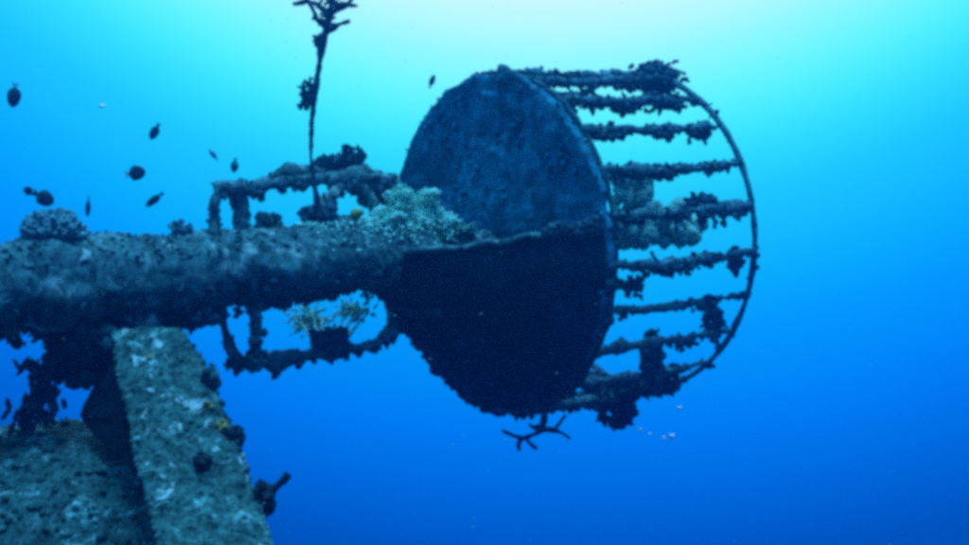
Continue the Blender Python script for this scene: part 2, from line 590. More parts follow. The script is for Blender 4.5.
    # 24 bars, each with its own growth
    for k in range(24):
        th = math.radians(7.5 + 15 * k)
        d = U * math.cos(th) + V * math.sin(th)
        mb = MB()
        a0, a1 = C + d * R + A * 0.02, RC + d * R
        sag = rnd.uniform(-0.022, 0.010)
        up_side = math.sin(th) > 0.05
        lu = 0.028 if up_side else 0.02
        s = tube(mb, [(a0, 0.019), (a0.lerp(a1, 0.33) + UPZ * sag, rnd.uniform(0.015, 0.021)), (a0.lerp(a1, 0.66) + UPZ * sag * rnd.uniform(0.2, 1.2), rnd.uniform(0.014, 0.019)), (a1, 0.012)], 0.011, 12, 0.012, 13, 20 + k, lu, 7)
        bar = mb.build('bar', M['bar'], root)
        g = MB()
        scatter(g, s, 70 if up_side else 35, 0.024, 5, 0.35)
        under = [q for q in s if q[1].z < 0.2]
        for _ in range(130 if up_side else 60):              # ragged coat, patchy along the bar
            p, n_ = under[rnd.randrange(len(under))]
            h_ = noise.noise(p * 6 + Vector((k, 0, 0)))
            if h_ > 0.02:
                blob(g, p + n_ * rnd.uniform(0, 0.014) - UPZ * rnd.uniform(0, 0.05) * h_, rnd.uniform(0.004, 0.012) + 0.016 * h_, 1, 0.55)
        nclump = rnd.randint(6, 10) if up_side else rnd.randint(2, 5)
        for _ in range(nclump):
            f = rnd.uniform(0.05, 0.92)
            c = a0.lerp(a1, f)
            sz = rnd.uniform(0.018, 0.04)
            for q in range(rnd.randint(5, 12)):
                w = rvec()
                blob(g, c + A * w.x * sz * 1.8 + UPZ * (w.z * sz - sz * 0.55) + U * w.y * sz * 0.8, sz * rnd.uniform(0.25, 0.55), 1, 0.5)
            for q in range(10):
                w = rvec()
                tuft(g, c + A * w.x * sz * 1.6 + UPZ * (w.z * sz - sz * 0.6), rvec(), sz * 1.0, 4, 0.8, 0.35)
        for _ in range(rnd.randint(3, 5) if up_side else rnd.randint(1, 2)):      # shreds hanging from the bar
            c = a0.lerp(a1, rnd.uniform(0.05, 0.9))
            L_ = rnd.uniform(0.03, 0.10)
            for q in range(int(L_ / 0.006)):
                f = q * 0.006 / L_
                w = rnd.uniform(0.4, 1.0) * (0.030 * (1 - f) + 0.006)
                v = rvec()
                blob(g, c - UPZ * (q * 0.006) + A * (v.x * w * 1.2) + U * (v.y * w * 0.6), rnd.uniform(0.006, 0.012), 1, 0.5)
        o = g.build('bar_growth', M['darkgrowth'], bar); o['kind'] = 'stuff'
    return RC
RC = build_nest()

def on_cage(theta_deg, f):
    th = math.radians(theta_deg)
    return C + A * (CAGE * f) + (U * math.cos(th) + V * math.sin(th)) * R

def place_z(px, py, p):
    return P(px, py, depth(p))

# ------------------------------------------------------------------ growths on the cage
def growth(name, label, cat, mat, fn, base, group=None):
    mb = MB()
    fn(mb)
    o = mb.build(name, M[mat], None, True, base)
    return tag(o, label, cat, group)

c0 = place_z(656, 79, on_cage(75, 0.93))
growth('bushy_coral', 'round bushy coral sitting on top of the cage by its end hoop', 'coral', 'darkgrowth',
       lambda mb: (lumpy(mb, c0, (0.105, 0.07, 0.08), 170, 0.25, 1, 90, 0.03), wispy(mb, c0, (0.17, 0.125, 0.14), 700, 0.006, 0.013, 1, 0.025)), c0)
c1 = place_z(612, 80, on_cage(85, 0.5))
growth('knobbly_growth', 'low knobbly growth along the uppermost bars of the cage', 'coral', 'darkgrowth',
       lambda mb: (lumpy(mb, c1, (0.26, 0.022, 0.05), 90, 0.6, 1, 90, 0.03), wispy(mb, place_z(640, 103, on_cage(65, 0.6)), (0.42, 0.07, 0.10), 320, 0.006, 0.014, 1, 0.025)), c1)
c2 = place_z(652, 358, on_cage(-45, 0.55))
growth('plate_sponge', 'dark upright sponge slab between the lower bars of the cage', 'sponge', 'darkgrowth',
       lambda mb: (lumpy(mb, c2, (0.048, 0.13, 0.03), 90, 0.7, 1, 40, 0.03)), c2)
c3 = place_z(632, 386, on_cage(-66, 0.5))
growth('tangled_growth', 'dense tangle of growth along the lowest bars of the cage', 'growth', 'darkgrowth',
       lambda mb: (lumpy(mb, c3, (0.23, 0.045, 0.06), 120, 0.45, 1, 130, 0.04)), c3)
c4 = place_z(617, 408, on_cage(-80, 0.35))
growth('hanging_soft_coral', 'soft coral hanging in shreds below the bottom of the cage', 'coral', 'darkgrowth',
       lambda mb: (lumpy(mb, c4, (0.07, 0.08, 0.05), 34, 0.35, 1, 90, 0.06)), c4)
c5 = place_z(713, 320, on_cage(-37.5, 0.88))
growth('clinging_lump', 'dark fist-sized lump of growth gripping a lower cage bar', 'growth', 'darkgrowth',
       lambda mb: (lumpy(mb, c5, (0.045, 0.06, 0.04), 40, 0.45, 1, 30, 0.03)), c5)
c6 = place_z(735, 261, on_cage(-7.5, 0.95))
growth('hanging_sponge', 'small dark sponge dangling from a cage bar near the end hoop', 'sponge', 'darkgrowth',
       lambda mb: (lumpy(mb, c6, (0.028, 0.06, 0.028), 30, 0.6, 1, 20, 0.02)), c6)
c6b = place_z(702, 203, on_cage(7.5, 0.72))
growth('clumped_growth', 'dark clump of growth sagging from a cage bar above the hanging sponge', 'growth', 'darkgrowth',
       lambda mb: (lumpy(mb, c6b, (0.07, 0.04, 0.03), 40, 0.5, 1, 30, 0.03), lumpy(mb, c6b - UP * 0.07, (0.022, 0.045, 0.02), 18, 0.6, 1, 12, 0.02)), c6b)
# pale bushes round the stub of the mast, inside the cage
b0 = mast_p(-0.95)
def bush_a(mb):
    cc = place_z(650, 226, mast_p(-0.95)) - FWD * 0.08
    for q in range(150):
        v = rvec()
        blob(mb, cc - FWD * 0.08 + cvec(v.x * 0.24, v.y * 0.115, v.z * 0.14), rnd.uniform(0.020, 0.040), 3, 0.5, 3.0)
    wispy(mb, place_z(654, 226, mast_p(-0.95)) - FWD * 0.10, (0.27, 0.14, 0.18), 1500, 0.005, 0.011, 1, 0.012)
growth('feathery_coral', 'tan feathery soft coral on the mast stub inside the cage', 'coral', 'bush', bush_a, b0)
b1 = place_z(630, 188, mast_p(-0.80))
growth('branching_soft_coral', 'pale soft coral tuft rising beside the floor plate inside the cage', 'coral', 'bush',
       lambda mb: ([blob(mb, b1 - FWD * 0.1 + cvec(rnd.uniform(-0.09, 0.09), rnd.uniform(-0.075, 0.075), rnd.uniform(-0.05, 0.05)), rnd.uniform(0.02, 0.038), 3, 0.5, 3.0) for _ in range(46)], wispy(mb, b1, (0.11, 0.12, 0.10), 350, 0.005, 0.010, 1, 0.012)), b1)
b2 = place_z(662, 244, mast_p(-1.05))
growth('drooping_soft_coral', 'drooping soft coral below the end of the mast stub', 'coral', 'turf',
       lambda mb: (wispy(mb, place_z(664, 268, mast_p(-1.05)), (0.16, 0.06, 0.10), 300, 0.009, 0.018, 1, 0.03), wispy(mb, place_z(632, 285, mast_p(-1.0)), (0.12, 0.08, 0.10), 260, 0.008, 0.015, 1, 0.03)), b2)

# branching coral under the floor plate
def antler(mb):
    z = depth(on_disc(0.05, -R))
    Q = lambda x, y, k=0.0: P(x, y, z + k)
    tube(mb, [(Q(545, 408), 0.016), (Q(543, 424), 0.014), (Q(540, 431), 0.013), (Q(528, 437), 0.012), (Q(516, 437), 0.010), (Q(502, 430), 0.008)], 0.01, 8, 0.006, 25, 41)
    tube(mb, [(Q(522, 437), 0.012), (Q(519, 444), 0.010), (Q(520, 451), 0.008)], 0.01, 8, 0.006, 25, 42)
    tube(mb, [(Q(524, 437), 0.011), (Q(531, 444), 0.009), (Q(537, 449), 0.006)], 0.01, 8, 0.006, 25, 43)
    tube(mb, [(Q(540, 430), 0.012), (Q(552, 430), 0.011), (Q(562, 433), 0.009), (Q(570, 439), 0.006)], 0.01, 8, 0.006, 25, 44)
    tube(mb, [(Q(554, 430), 0.011), (Q(560, 423), 0.009), (Q(566, 415), 0.007)], 0.01, 8, 0.006, 25, 45)
    tube(mb, [(Q(545, 424, 0.02), 0.011), (Q(534, 428, 0.04), 0.009), (Q(529, 423, 0.06), 0.007)], 0.01, 8, 0.006, 25, 46)
growth('antler_coral', 'dark antler-shaped coral hanging below the floor plate', 'coral', 'whip', antler, on_disc(0.05, -R))

# ------------------------------------------------------------------ pale soft coral where the mast meets the floor plate
p0 = on_mast(412) + UP * 0.14
def pale_mat(mb):
    for px, py, sx, sy in ((386, 218, 0.08, 0.06), (412, 214, 0.10, 0.085), (436, 222, 0.10, 0.05), (402, 198, 0.06, 0.07), (458, 229, 0.08, 0.022), (428, 200, 0.06, 0.06), (372, 228, 0.07, 0.04), (400, 231, 0.10, 0.035), (430, 235, 0.11, 0.03)):
        c = place_z(px, py, on_mast(px)) - FWD * 0.05
        for q in range(7):
            v = rvec()
            blob(mb, c + cvec(v.x * sx * 0.85, v.y * sy * 0.6 - 0.008, v.z * 0.03), 1.0, 4, 0.75, 6.5, (sx * 0.5, 0.035, sy * 0.32), Matrix.Rotation(rnd.uniform(-0.9, 0.5), 3, 'Y'))
        for q in range(170):                             # feathery strands
            v = rvec().normalized()
            p = c + cvec(v.x * sx * 0.8, v.y * sy * 0.8 - 0.01, v.z * 0.055)
            d = (cvec(v.x, v.y + 0.5, v.z - 0.2)).normalized()
            tuft(mb, p, d, 0.028, 3, 0.7, 0.13)
    for _ in range(2600):                                # thinning coat along the top of the mast
        t = mast_t(rnd.triangular(290, 455, 405))
        a = rnd.gauss(1.75, 0.55)
        d = U * math.cos(a) + V * math.sin(a)
        blob(mb, mast_p(t) + d * (MR * 0.98 + rnd.uniform(0, 0.016)), rnd.uniform(0.003, 0.008), 1, 0.5)
growth('pale_soft_coral', 'bright pale soft coral spread over the mast against the floor plate', 'coral', 'palesoft', pale_mat, p0)
q0 = place_z(378, 192, on_mast(378)) + FWD * 0.12
growth('dark_soft_coral', 'dark shaggy growth between the upper bracket and the pale soft coral', 'coral', 'darkgrowth',
       lambda mb: (lumpy(mb, q0, (0.09, 0.07, 0.06), 70, 0.3, 1, 110, 0.045)), q0)

# ------------------------------------------------------------------ brackets above and below the mast
def bracket(name, label, segs, tufts):
    base = on_mast(300)
    root = thing(name, base, label, 'bracket')
    for i, (pn, pts, amp, lump, hang) in enumerate(segs):
        mb = MB()
        s = tube(mb, [(P(x, y, z), r * 0.8) for x, y, z, r in pts], 0.01, 14, amp, 15, 60 + i * 3 + len(segs), lump, 9)
        o = mb.build(pn, M['mast'], root)
        g = MB()
        scatter(g, s, 60, 0.018, 5, 0.3)
        un = [q for q in s if q[1].z < -0.2] or s
        for _ in range(hang):
            p, n = un[rnd.randrange(len(un))]
            blob(g, p + n * 0.01, rnd.uniform(0.007, 0.018), 2, 0.6, 2.4, (1, 1, rnd.uniform(0.9, 1.6)))
            tuft(g, p, -UPZ, 0.022, 5, 0.9, 0.25)
        oo = g.build('bracket_growth', M['turf'] if i % 2 == 0 else M['darkgrowth'], o); oo['kind'] = 'stuff'
    return root
zb = depth(on_mast(300))
bracket('upper_bracket', 'encrusted tubular bracket standing above the mast beside the whip coral', [
    ('post', [(214, 236, zb - 0.28, 0.028), (215, 205, zb - 0.28, 0.025), (219, 188, zb - 0.27, 0.024)], 0.008, 0.014, 4),
    ('post', [(241, 236, zb - 0.10, 0.036), (242, 210, zb - 0.10, 0.040), (239, 190, zb - 0.10, 0.030)], 0.012, 0.03, 14),
    ('cross_bar', [(218, 187, zb - 0.27, 0.026), (230, 186, zb - 0.2, 0.027), (245, 187, zb - 0.10, 0.03)], 0.01, 0.02, 6),
    ('rail', [(240, 188, zb - 0.12, 0.028), (275, 183, zb, 0.026), (310, 180, zb + 0.12, 0.028), (350, 178, zb + 0.25, 0.03), (392, 182, zb + 0.42, 0.034)], 0.012, 0.035, 40),
    ('back_rail', [(262, 184, zb + 0.16, 0.018), (285, 172, zb + 0.25, 0.022), (325, 171, zb + 0.38, 0.022), (380, 176, zb + 0.55, 0.025)], 0.012, 0.03, 18),
    ('brace', [(322, 212, zb + 0.1, 0.035), (328, 200, zb + 0.12, 0.026), (342, 186, zb + 0.2, 0.026)], 0.012, 0.03, 14),
    ('brace', [(352, 180, zb + 0.25, 0.028), (368, 196, zb + 0.28, 0.03), (380, 214, zb + 0.3, 0.03)], 0.012, 0.03, 8),
], 0)
bracket('lower_bracket', 'encrusted tubular bracket hanging below the mast', [
    ('post', [(219, 300, zb - 0.15, 0.018), (225, 330, zb - 0.15, 0.022), (232, 352, zb - 0.15, 0.030), (240, 364, zb - 0.12, 0.03)], 0.008, 0.02, 5),
    ('post', [(256, 285, zb - 0.2, 0.030), (256, 335, zb - 0.2, 0.029), (256, 372, zb - 0.2, 0.029)], 0.008, 0.014, 10),
    ('rail', [(236, 362, zb - 0.14, 0.028), (262, 361, zb - 0.08, 0.028), (300, 356, zb + 0.08, 0.030), (340, 350, zb + 0.2, 0.030), (372, 344, zb + 0.32, 0.028), (390, 328, zb + 0.4, 0.028), (398, 300, zb + 0.48, 0.03)], 0.012, 0.035, 46),
], 0)
u0 = P(332, 328, zb + 0.45)
growth('tan_sea_fan', 'tan bushy soft coral between the mast and the lower bracket', 'coral', 'bush',
       lambda mb: ([tube(mb, [(P(334 + k, 352, zb + 0.17), 0.012), (P(326 + (x - 326) * 0.5, 338, zb + 0.32), 0.009), (P(x, y, zz), 0.005)], 0.012, 8, 0.005, 20, 47 + k)
                    for k, (x, y, zz) in enumerate(((298, 316, zb + 0.45), (312, 310, zb + 0.45), (322, 320, zb + 0.42), (345, 312, zb + 0.48), (358, 306, zb + 0.5), (368, 312, zb + 0.5)))],
                   wispy(mb, P(310, 320, zb + 0.45), (0.15, 0.09, 0.10), 700, 0.004, 0.009, 1, 0.012), wispy(mb, P(352, 311, zb + 0.5), (0.14, 0.07, 0.10), 500, 0.004, 0.009, 1, 0.012)), u0)
u1 = P(330, 342, zb + 0.15)
growth('clustered_growth', 'dark cluster of growth piled on the lower bracket rail', 'growth', 'darkgrowth',
       lambda mb: (lumpy(mb, u1, (0.075, 0.055, 0.05), 60, 0.35, 1, 90, 0.04)), u1)
u2 = P(352, 157, zb + 0.4)
def fan_a(mb):
    lumpy(mb, u2, (0.048, 0.045, 0.03), 34, 0.28, 1, 90, 0.035)
    tube(mb, [(P(349, 176, zb + 0.4), 0.01), (u2, 0.008)], 0.01, 8, 0.003, 20, 71)
growth('ball_coral', 'round tufted coral standing on the upper bracket rail', 'coral', 'darkgrowth', fan_a, P(349, 176, zb + 0.4))
u3 = P(328, 164, zb + 0.4)
growth('tufted_coral', 'low tufted coral on the upper bracket between whip coral and ball coral', 'coral', 'darkgrowth',
       lambda mb: (lumpy(mb, u3, (0.055, 0.03, 0.03), 34, 0.4, 1, 70, 0.03)), u3)

# ------------------------------------------------------------------ whip coral
def whip(mb):
    z = zb + 0.0
    Q = lambda x, y, k=0.0: P(x, y, z + k)
    tube(mb, [(Q(319, 218), 0.018), (Q(317, 200), 0.011), (Q(313, 180), 0.009), (Q(311, 150), 0.008), (Q(312, 120), 0.009), (Q(315, 92), 0.010),
              (Q(319, 66), 0.011), (Q(322, 45), 0.015), (Q(326, 28), 0.012), (Q(331, 8), 0.010), (Q(334, -12), 0.009), (Q(338, -40), 0.009), (Q(345, -60), 0.005)], 0.012, 12, 0.007, 18, 81, 0.012, 12)
    br = [[(326, 30), (318, 20), (312, 8), (304, -4), (296, -14)], [(328, 16), (316, 4), (306, 2), (293, 4)],
          [(325, 34), (334, 27), (341, 24), (350, 21)], [(329, 14), (340, 9), (349, 2), (356, -6)], [(331, 6), (345, 4), (357, 6)],
          [(334, -8), (346, -18), (354, -30)], [(334, -12), (322, -24), (314, -40)], [(322, 22), (313, 17)], [(338, -40), (328, -56)]]
    for i, b in enumerate(br):
        tube(mb, [(Q(x, y, rnd.uniform(-0.02, 0.02)), 0.0105 - 0.0013 * j) for j, (x, y) in enumerate(b)], 0.008, 8, 0.004, 30, 90 + i, 0.008, 22)
        for (x, y), (x2, y2) in zip(b, b[1:]):
            for _ in range(5):
                f = rnd.random()
                tuft(mb, Q(x + (x2 - x) * f, y + (y2 - y) * f), rvec().normalized(), 0.018, 3, 0.8, 0.2)
    for _ in range(150):                                 # polyps along the stem
        y = rnd.uniform(-10, 205)
        x = float(np.interp(y, [-12, 8, 28, 45, 66, 92, 120, 150, 180, 205], [334, 331, 326, 322, 319, 315, 312, 311, 313, 317]))
        tuft(mb, Q(x, y), rvec().normalized(), 0.016, 2, 0.8, 0.2)
    lumpy(mb, Q(308, 92), (0.026, 0.05, 0.022), 34, 0.45, 1, 30, 0.025)
    lumpy(mb, Q(303, 106), (0.02, 0.012, 0.012), 8, 0.6, 1, 10, 0.02)
    lumpy(mb, Q(319, 42), (0.022, 0.03, 0.02), 16, 0.45, 1, 20, 0.02)
    lumpy(mb, Q(327, 22), (0.03, 0.05, 0.02), 40, 0.3, 1, 30, 0.015)
    lumpy(mb, Q(330, 2), (0.06, 0.04, 0.03), 50, 0.2, 1, 40, 0.015)
growth('whip_coral', 'tall thin whip coral rising from the mast into branching twigs', 'coral', 'whip', whip, P(319, 218, zb))

# ------------------------------------------------------------------ corals on the mast top
def finger_head(mb, c, r, n, flen):
    blob(mb, c, r * 0.62, 3, 0.2, 1.5, (1.15, 1, 0.85))
    for _ in range(n):
        v = rvec().normalized()
        if v.z < -0.25:
            continue
        d = (v + UPZ * 0.6).normalized()
        b = c + Vector((v.x * 1.15, v.y, v.z * 0.85)) * r * 0.55
        L = flen * rnd.uniform(0.7, 1.25)
        w = r * 0.085 * rnd.uniform(0.8, 1.3)
        tube(mb, [(b, w), (b + d * L * 0.5, w * 1.15), (b + d * L * 0.85, w * 1.0), (b + d * L, w * 0.45)], L / 4, 7, w * 0.3, 30, rnd.randint(0, 99))
h0 = place_z(57, 240, on_mast(57)) - FWD * 0.03
growth('finger_coral', 'large pale finger coral head crowning the mast collar', 'coral', 'coral',
       lambda mb: finger_head(mb, h0 + UPZ * 0.004, 0.112, 330, 0.055), h0)
h1 = place_z(180, 231, on_mast(180))
growth('small_finger_coral', 'small round finger coral on the mast between collar and upper bracket', 'coral', 'coral',
       lambda mb: finger_head(mb, h1, 0.044, 80, 0.026), h1)
h2 = place_z(107, 243, on_mast(107))
growth('knob_coral', 'little dark knob of coral on the mast beside the large finger coral', 'coral', 'darkgrowth',
       lambda mb: lumpy(mb, h2, (0.03, 0.028, 0.03), 24, 0.45, 1, 24, 0.016), h2)
h3 = place_z(268, 224, on_mast(268))
growth('turf_mound', 'low mound of tufted growth on the mast under the upper bracket rail', 'growth', 'turf',
       lambda mb: lumpy(mb, h3, (0.05, 0.04, 0.04), 36, 0.4, 1, 60, 0.025), h3)
h4 = place_z(320, 216, on_mast(320))
growth('rooted_growth', 'dark growth heaped round the foot of the whip coral', 'growth', 'darkgrowth',
       lambda mb: lumpy(mb, h4, (0.08, 0.04, 0.05), 50, 0.45, 1, 70, 0.03), h4)

# ------------------------------------------------------------------ hanging soft corals under the collar
def droop(mb, pts, n, leaf):
    zz = depth(on_mast(80))
    path = catmull([(P(x, y, zz + k), 0.01) for x, y, k in pts], 0.01)
    tube(mb, [(P(x, y, zz + k), 0.011) for x, y, k in pts], 0.02, 7, 0.005, 20, 33)
    for _ in range(n):
        p = path[rnd.randrange(len(path))][0] + rvec() * leaf * 1.4
        rot = Matrix.Rotation(rnd.uniform(-0.6, 0.6), 3, 'X') @ Matrix.Rotation(rnd.uniform(-0.6, 0.6), 3, 'Y')
        blob(mb, p, leaf * rnd.uniform(0.35, 0.75), 1, 0.35, 1.5, (0.55, 0.55, rnd.uniform(1.0, 1.9)), rot)
def hang_a(mb):
    zz = depth(on_mast(80))
    lumpy(mb, P(88, 342, zz), (0.16, 0.07, 0.12), 120, 0.34, 1, 160, 0.04)
    lumpy(mb, P(80, 368, zz), (0.10, 0.06, 0.06), 60, 0.36, 1, 90, 0.045)
    for k in range(9):
        x = rnd.uniform(62, 118)
        droop(mb, [(x, 345, 0), (x + rnd.uniform(-4, 4), 375, 0.02), (x + rnd.uniform(-6, 6), rnd.uniform(385, 402), 0.02)], 9, 0.018)
growth('hanging_coral_mass', 'dark ragged mass of soft coral hanging under the mast collar', 'coral', 'darkgrowth', hang_a, P(88, 335, depth(on_mast(80))))
def hang_b(mb):
    for pts, n in (([(62, 350, 0), (44, 368, 0), (36, 395, 0), (28, 425, 0), (22, 440, 0)], 60),
                   ([(50, 362, 0.03), (34, 372, 0.03), (26, 362, 0.03)], 18), ([(40, 380, -0.02), (52, 395, -0.02), (56, 412, -0.02)], 22),
                   ([(33, 405, 0), (18, 412, 0), (14, 420, 0)], 14), ([(35, 395, 0.04), (44, 415, 0.04), (46, 426, 0.04)], 16)):
        droop(mb, pts, int(n * 1.7), 0.028)
growth('trailing_leafy_coral', 'leafy soft coral trailing down beside the gusset towards the housing', 'coral', 'darkgrowth', hang_b, P(62, 350, depth(on_mast(80))))
d0 = place_z(180, 318, on_mast(180))
growth('shadowed_growth', 'dark growth under the mast behind the head of the strut', 'growth', 'darkgrowth',
       lambda mb: (lumpy(mb, d0, (0.16, 0.04, 0.10), 110, 0.45, 1, 100, 0.03), lumpy(mb, place_z(125, 322, on_mast(125)), (0.13, 0.05, 0.10), 110, 0.45, 1, 100, 0.03)), d0)

# ------------------------------------------------------------------ strut under the mast
def build_strut():
    zt, zbm = 4.76, 4.00
    ctr = []
    rowsd = [(330, 113, 184), (345, 114, 194), (375, 119, 210), (410, 127, 225), (440, 133, 237), (465, 138, 247), (500, 147, 258), (545, 160, 272), (600, 176, 289), (660, 195, 307)]
    foot = P(240, 660, 3.55)
    root = thing('mast_strut', Vector((foot.x, foot.y, -3.2)), 'broad leaning steel strut, barnacled and pale, propping up the mast', 'strut')
    def zrow(y):
        return zt + (zbm - zt) * (y - 330) / (545 - 330)
    left = [P(l, y, zrow(y)) for y, l, r in rowsd]
    right = [P(r, y, zrow(y) + 0.03) for y, l, r in rowsd]
    # smooth resample
    L = [p for p, _ in catmull([(p, 0) for p in left], 0.009)]
    n = len(L)
    Rr = catmull([(p, 0) for p in right], 0.004)
    Rr = [Rr[min(len(Rr) - 1, int(i / (n - 1) * (len(Rr) - 1)))][0] for i in range(n)]
    # run down to the deck
    last = L[-1]; lastr = Rr[-1]
    kk = 40
    for i in range(1, kk + 1):
        s = i / kk
        zz = last.z + (-3.25 - last.z) * s
        L.append(Vector((last.x + 0.10 * s, last.y - 0.25 * (1 - (1 - s) ** 2), zz)))
        Rr.append(Vector((lastr.x + 0.10 * s, lastr.y - 0.25 * (1 - (1 - s) ** 2), zz + (lastr.z - last.z) * (1 - s))))
    mb = MB()
    rows = []; samp = []; edge = []
    m = 44
    for i, (a, b) in enumerate(zip(L, Rr)):
        along = (L[min(i + 1, len(L) - 1)] - L[max(i - 1, 0)]).normalized()
        across = (b - a).normalized()
        nrm_ = across.cross(along).normalized()
        if nrm_.dot(FWD) > 0:
            nrm_ = -nrm_
        row = []
        for j in range(m + 1):
            s = j / m
            bow = 0.012 * (1 - (2 * s - 1) ** 2)                 # slightly crowned plate
            roll = -0.012 * max(0.0, s - 0.86) ** 2 / 0.02       # right edge rolls away
            p = a.lerp(b, s) + nrm_ * (bow + roll)
            p += nrm_ * (0.014 * fbm(p, 9, 5) + 0.014 * max(0, noise.noise(p * 18)) + 0.007 * noise.noise(p * 45))
            row.append(p); samp.append((p, nrm_))
        back = [q - nrm_ * 0.05 for q in reversed(row)]
        edge.append((row[0], -across)); edge.append((row[-1], across))
        rows.append(row + back)
    mb.grid(rows)
    mb.build('face_plate', M['strut'], root)
    g = MB()
    for _ in range(260):
        p, q = samp[rnd.randrange(len(samp))]
        blob(g, p, rnd.uniform(0.004, 0.011), 1, 0.4)
    for p, q in edge:
        if rnd.random() < 0.5:
            blob(g, p, rnd.uniform(0.005, 0.014), 1, 0.4)
    o = g.build('barnacles', M['strut'], root); o['kind'] = 'stuff'
    # web plate behind the left edge
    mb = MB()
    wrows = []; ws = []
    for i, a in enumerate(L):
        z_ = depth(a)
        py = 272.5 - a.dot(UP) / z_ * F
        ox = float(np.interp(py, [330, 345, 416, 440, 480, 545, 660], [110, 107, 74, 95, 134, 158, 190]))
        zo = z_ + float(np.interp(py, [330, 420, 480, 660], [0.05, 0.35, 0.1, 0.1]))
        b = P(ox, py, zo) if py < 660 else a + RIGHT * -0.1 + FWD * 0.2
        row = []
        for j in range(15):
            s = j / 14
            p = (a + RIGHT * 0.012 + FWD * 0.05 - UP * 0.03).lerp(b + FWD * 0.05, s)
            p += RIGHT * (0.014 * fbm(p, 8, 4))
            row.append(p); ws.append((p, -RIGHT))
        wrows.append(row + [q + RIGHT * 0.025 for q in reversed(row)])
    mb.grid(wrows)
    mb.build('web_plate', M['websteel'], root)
    return root
build_strut()

# sponges and lumps on the strut
def strut_z(y):
    return 4.76 + (4.00 - 4.76) * (y - 330) / 215.0
for (x, y, r, lab) in ((146, 362, 0.026, 'yellow sponge patch near the head of the strut'),
                       (208, 407, 0.020, 'small yellow sponge patch halfway down the strut face'),
                       (221, 427, 0.024, 'yellow sponge patch close to the rolled edge of the strut')):
    c = P(x, y, strut_z(y) + 0.008)
    growth('yellow_sponge', lab, 'sponge', 'sponge_y',
           lambda mb: [blob(mb, c + rvec() * r * 0.8, r * rnd.uniform(0.3, 0.55), 1, 0.4) for _ in range(14)], c, 'yellow sponges on the strut')
c = P(203, 464, strut_z(464) - 0.01)
growth('black_sponge', 'round black sponge in the middle of the strut face', 'sponge', 'sponge_d',
       lambda mb: [blob(mb, c + Vector((rnd.uniform(-1, 1), rnd.uniform(-0.5, 0.5), rnd.uniform(-1, 1))).normalized() * 0.02 + UP * rnd.uniform(-0.012, 0.012), 0.017, 1, 0.3) for _ in range(26)], c)
c = P(212, 379, strut_z(379) + 0.02)
growth('edge_sponge', 'grey rounded sponge at the upper edge of the strut', 'sponge', 'turf',
       lambda mb: lumpy(mb, c, (0.03, 0.045, 0.03), 30, 0.5, 1, 20, 0.015), c)
c = P(236, 436, strut_z(436) + 0.05)
growth('dark_edge_sponge', 'small dark sponge sticking out of the strut edge above the stalked one', 'sponge', 'sponge_d',
       lambda mb: lumpy(mb, c, (0.024, 0.036, 0.024), 28, 0.5, 1, 14, 0.015), c)
c = P(263, 501, strut_z(501) + 0.05)
def stalk(mb):
    z = strut_z(501) + 0.05
    lumpy(mb, c, (0.034, 0.045, 0.03), 40, 0.5, 1, 20, 0.018)
    tube(mb, [(P(266, 496, z), 0.016), (P(276, 487, z), 0.013), (P(284, 480, z), 0.013), (P(290, 475, z), 0.009)], 0.01, 10, 0.006, 25, 55)
    tube(mb, [(P(284, 480, z), 0.012), (P(286, 475, z), 0.009), (P(285, 472, z), 0.005)], 0.006, 8, 0.003, 25, 56)
growth('stalked_sponge', 'dark sponge with a forked stalk on the strut edge', 'sponge', 'sponge_d', stalk, c)

# ------------------------------------------------------------------ housing left of the strut
def build_housing():
    base = P(30, 545, 4.6)
    root = thing('deck_housing', Vector((base.x, base.y, -3.2)), 'rounded encrusted steel housing beside the strut', 'housing')
    mb = MB()
    rows = []; samp = []
    top = P(20, 426, 5.15)
    dirx = (P(150, 412, 5.25) - P(0, 432, 5.1)).normalized()
    fw = dirx.cross(UPZ); fw.normalize()
    if fw.dot(FWD) > 0:
        fw = -fw
    prof = []
    for i in range(40):                                    # rounded shoulder, then a face running down to the deck
        a = PI / 2 * (i / 39)
        prof.append((0.80 * math.sin(a) - 0.0, -0.72 * (1 - math.cos(a))))
    for i in range(1, 40):
        prof.append((0.80 + 0.12 * i / 39, -0.72 - (top.z - 0.72 + 3.25) * i / 39))
    back = [(-0.5, -0.02), (-0.9, -0.35), (-0.95, -(top.z + 3.25))]
    prof = [(-0.25, 0.0)] + prof
    full = prof + [back[2], back[1], back[0]]
    nx = 90
    for k in range(nx + 1):
        s = -0.9 + 1.62 * k / nx
        row = []
        for (f_, h) in full:
            p = top + dirx * s + fw * f_ + UPZ * h
            nn = (fw * max(f_, 0.0) + UPZ * (0.6 + h)).normalized()
            p += nn * (0.03 * fbm(p, 4, 4) + 0.015 * noise.noise(p * 14))
            row.append(p); samp.append((p, nn))
        rows.append(row)
    mb.grid(rows)
    mb.build('housing_shell', M['housing'], root)
    g = MB()
    vis = [q for q in samp if q[0].z > top.z - 0.8]
    scatter(g, vis, 250, 0.012, 5, 0.5)
    for _ in range(900):
        p, q = vis[rnd.randrange(len(vis))]
        blob(g, p, rnd.uniform(0.006, 0.02), 1, 0.4)
    o = g.build('housing_turf', M['housing'], root); o['kind'] = 'stuff'
build_housing()

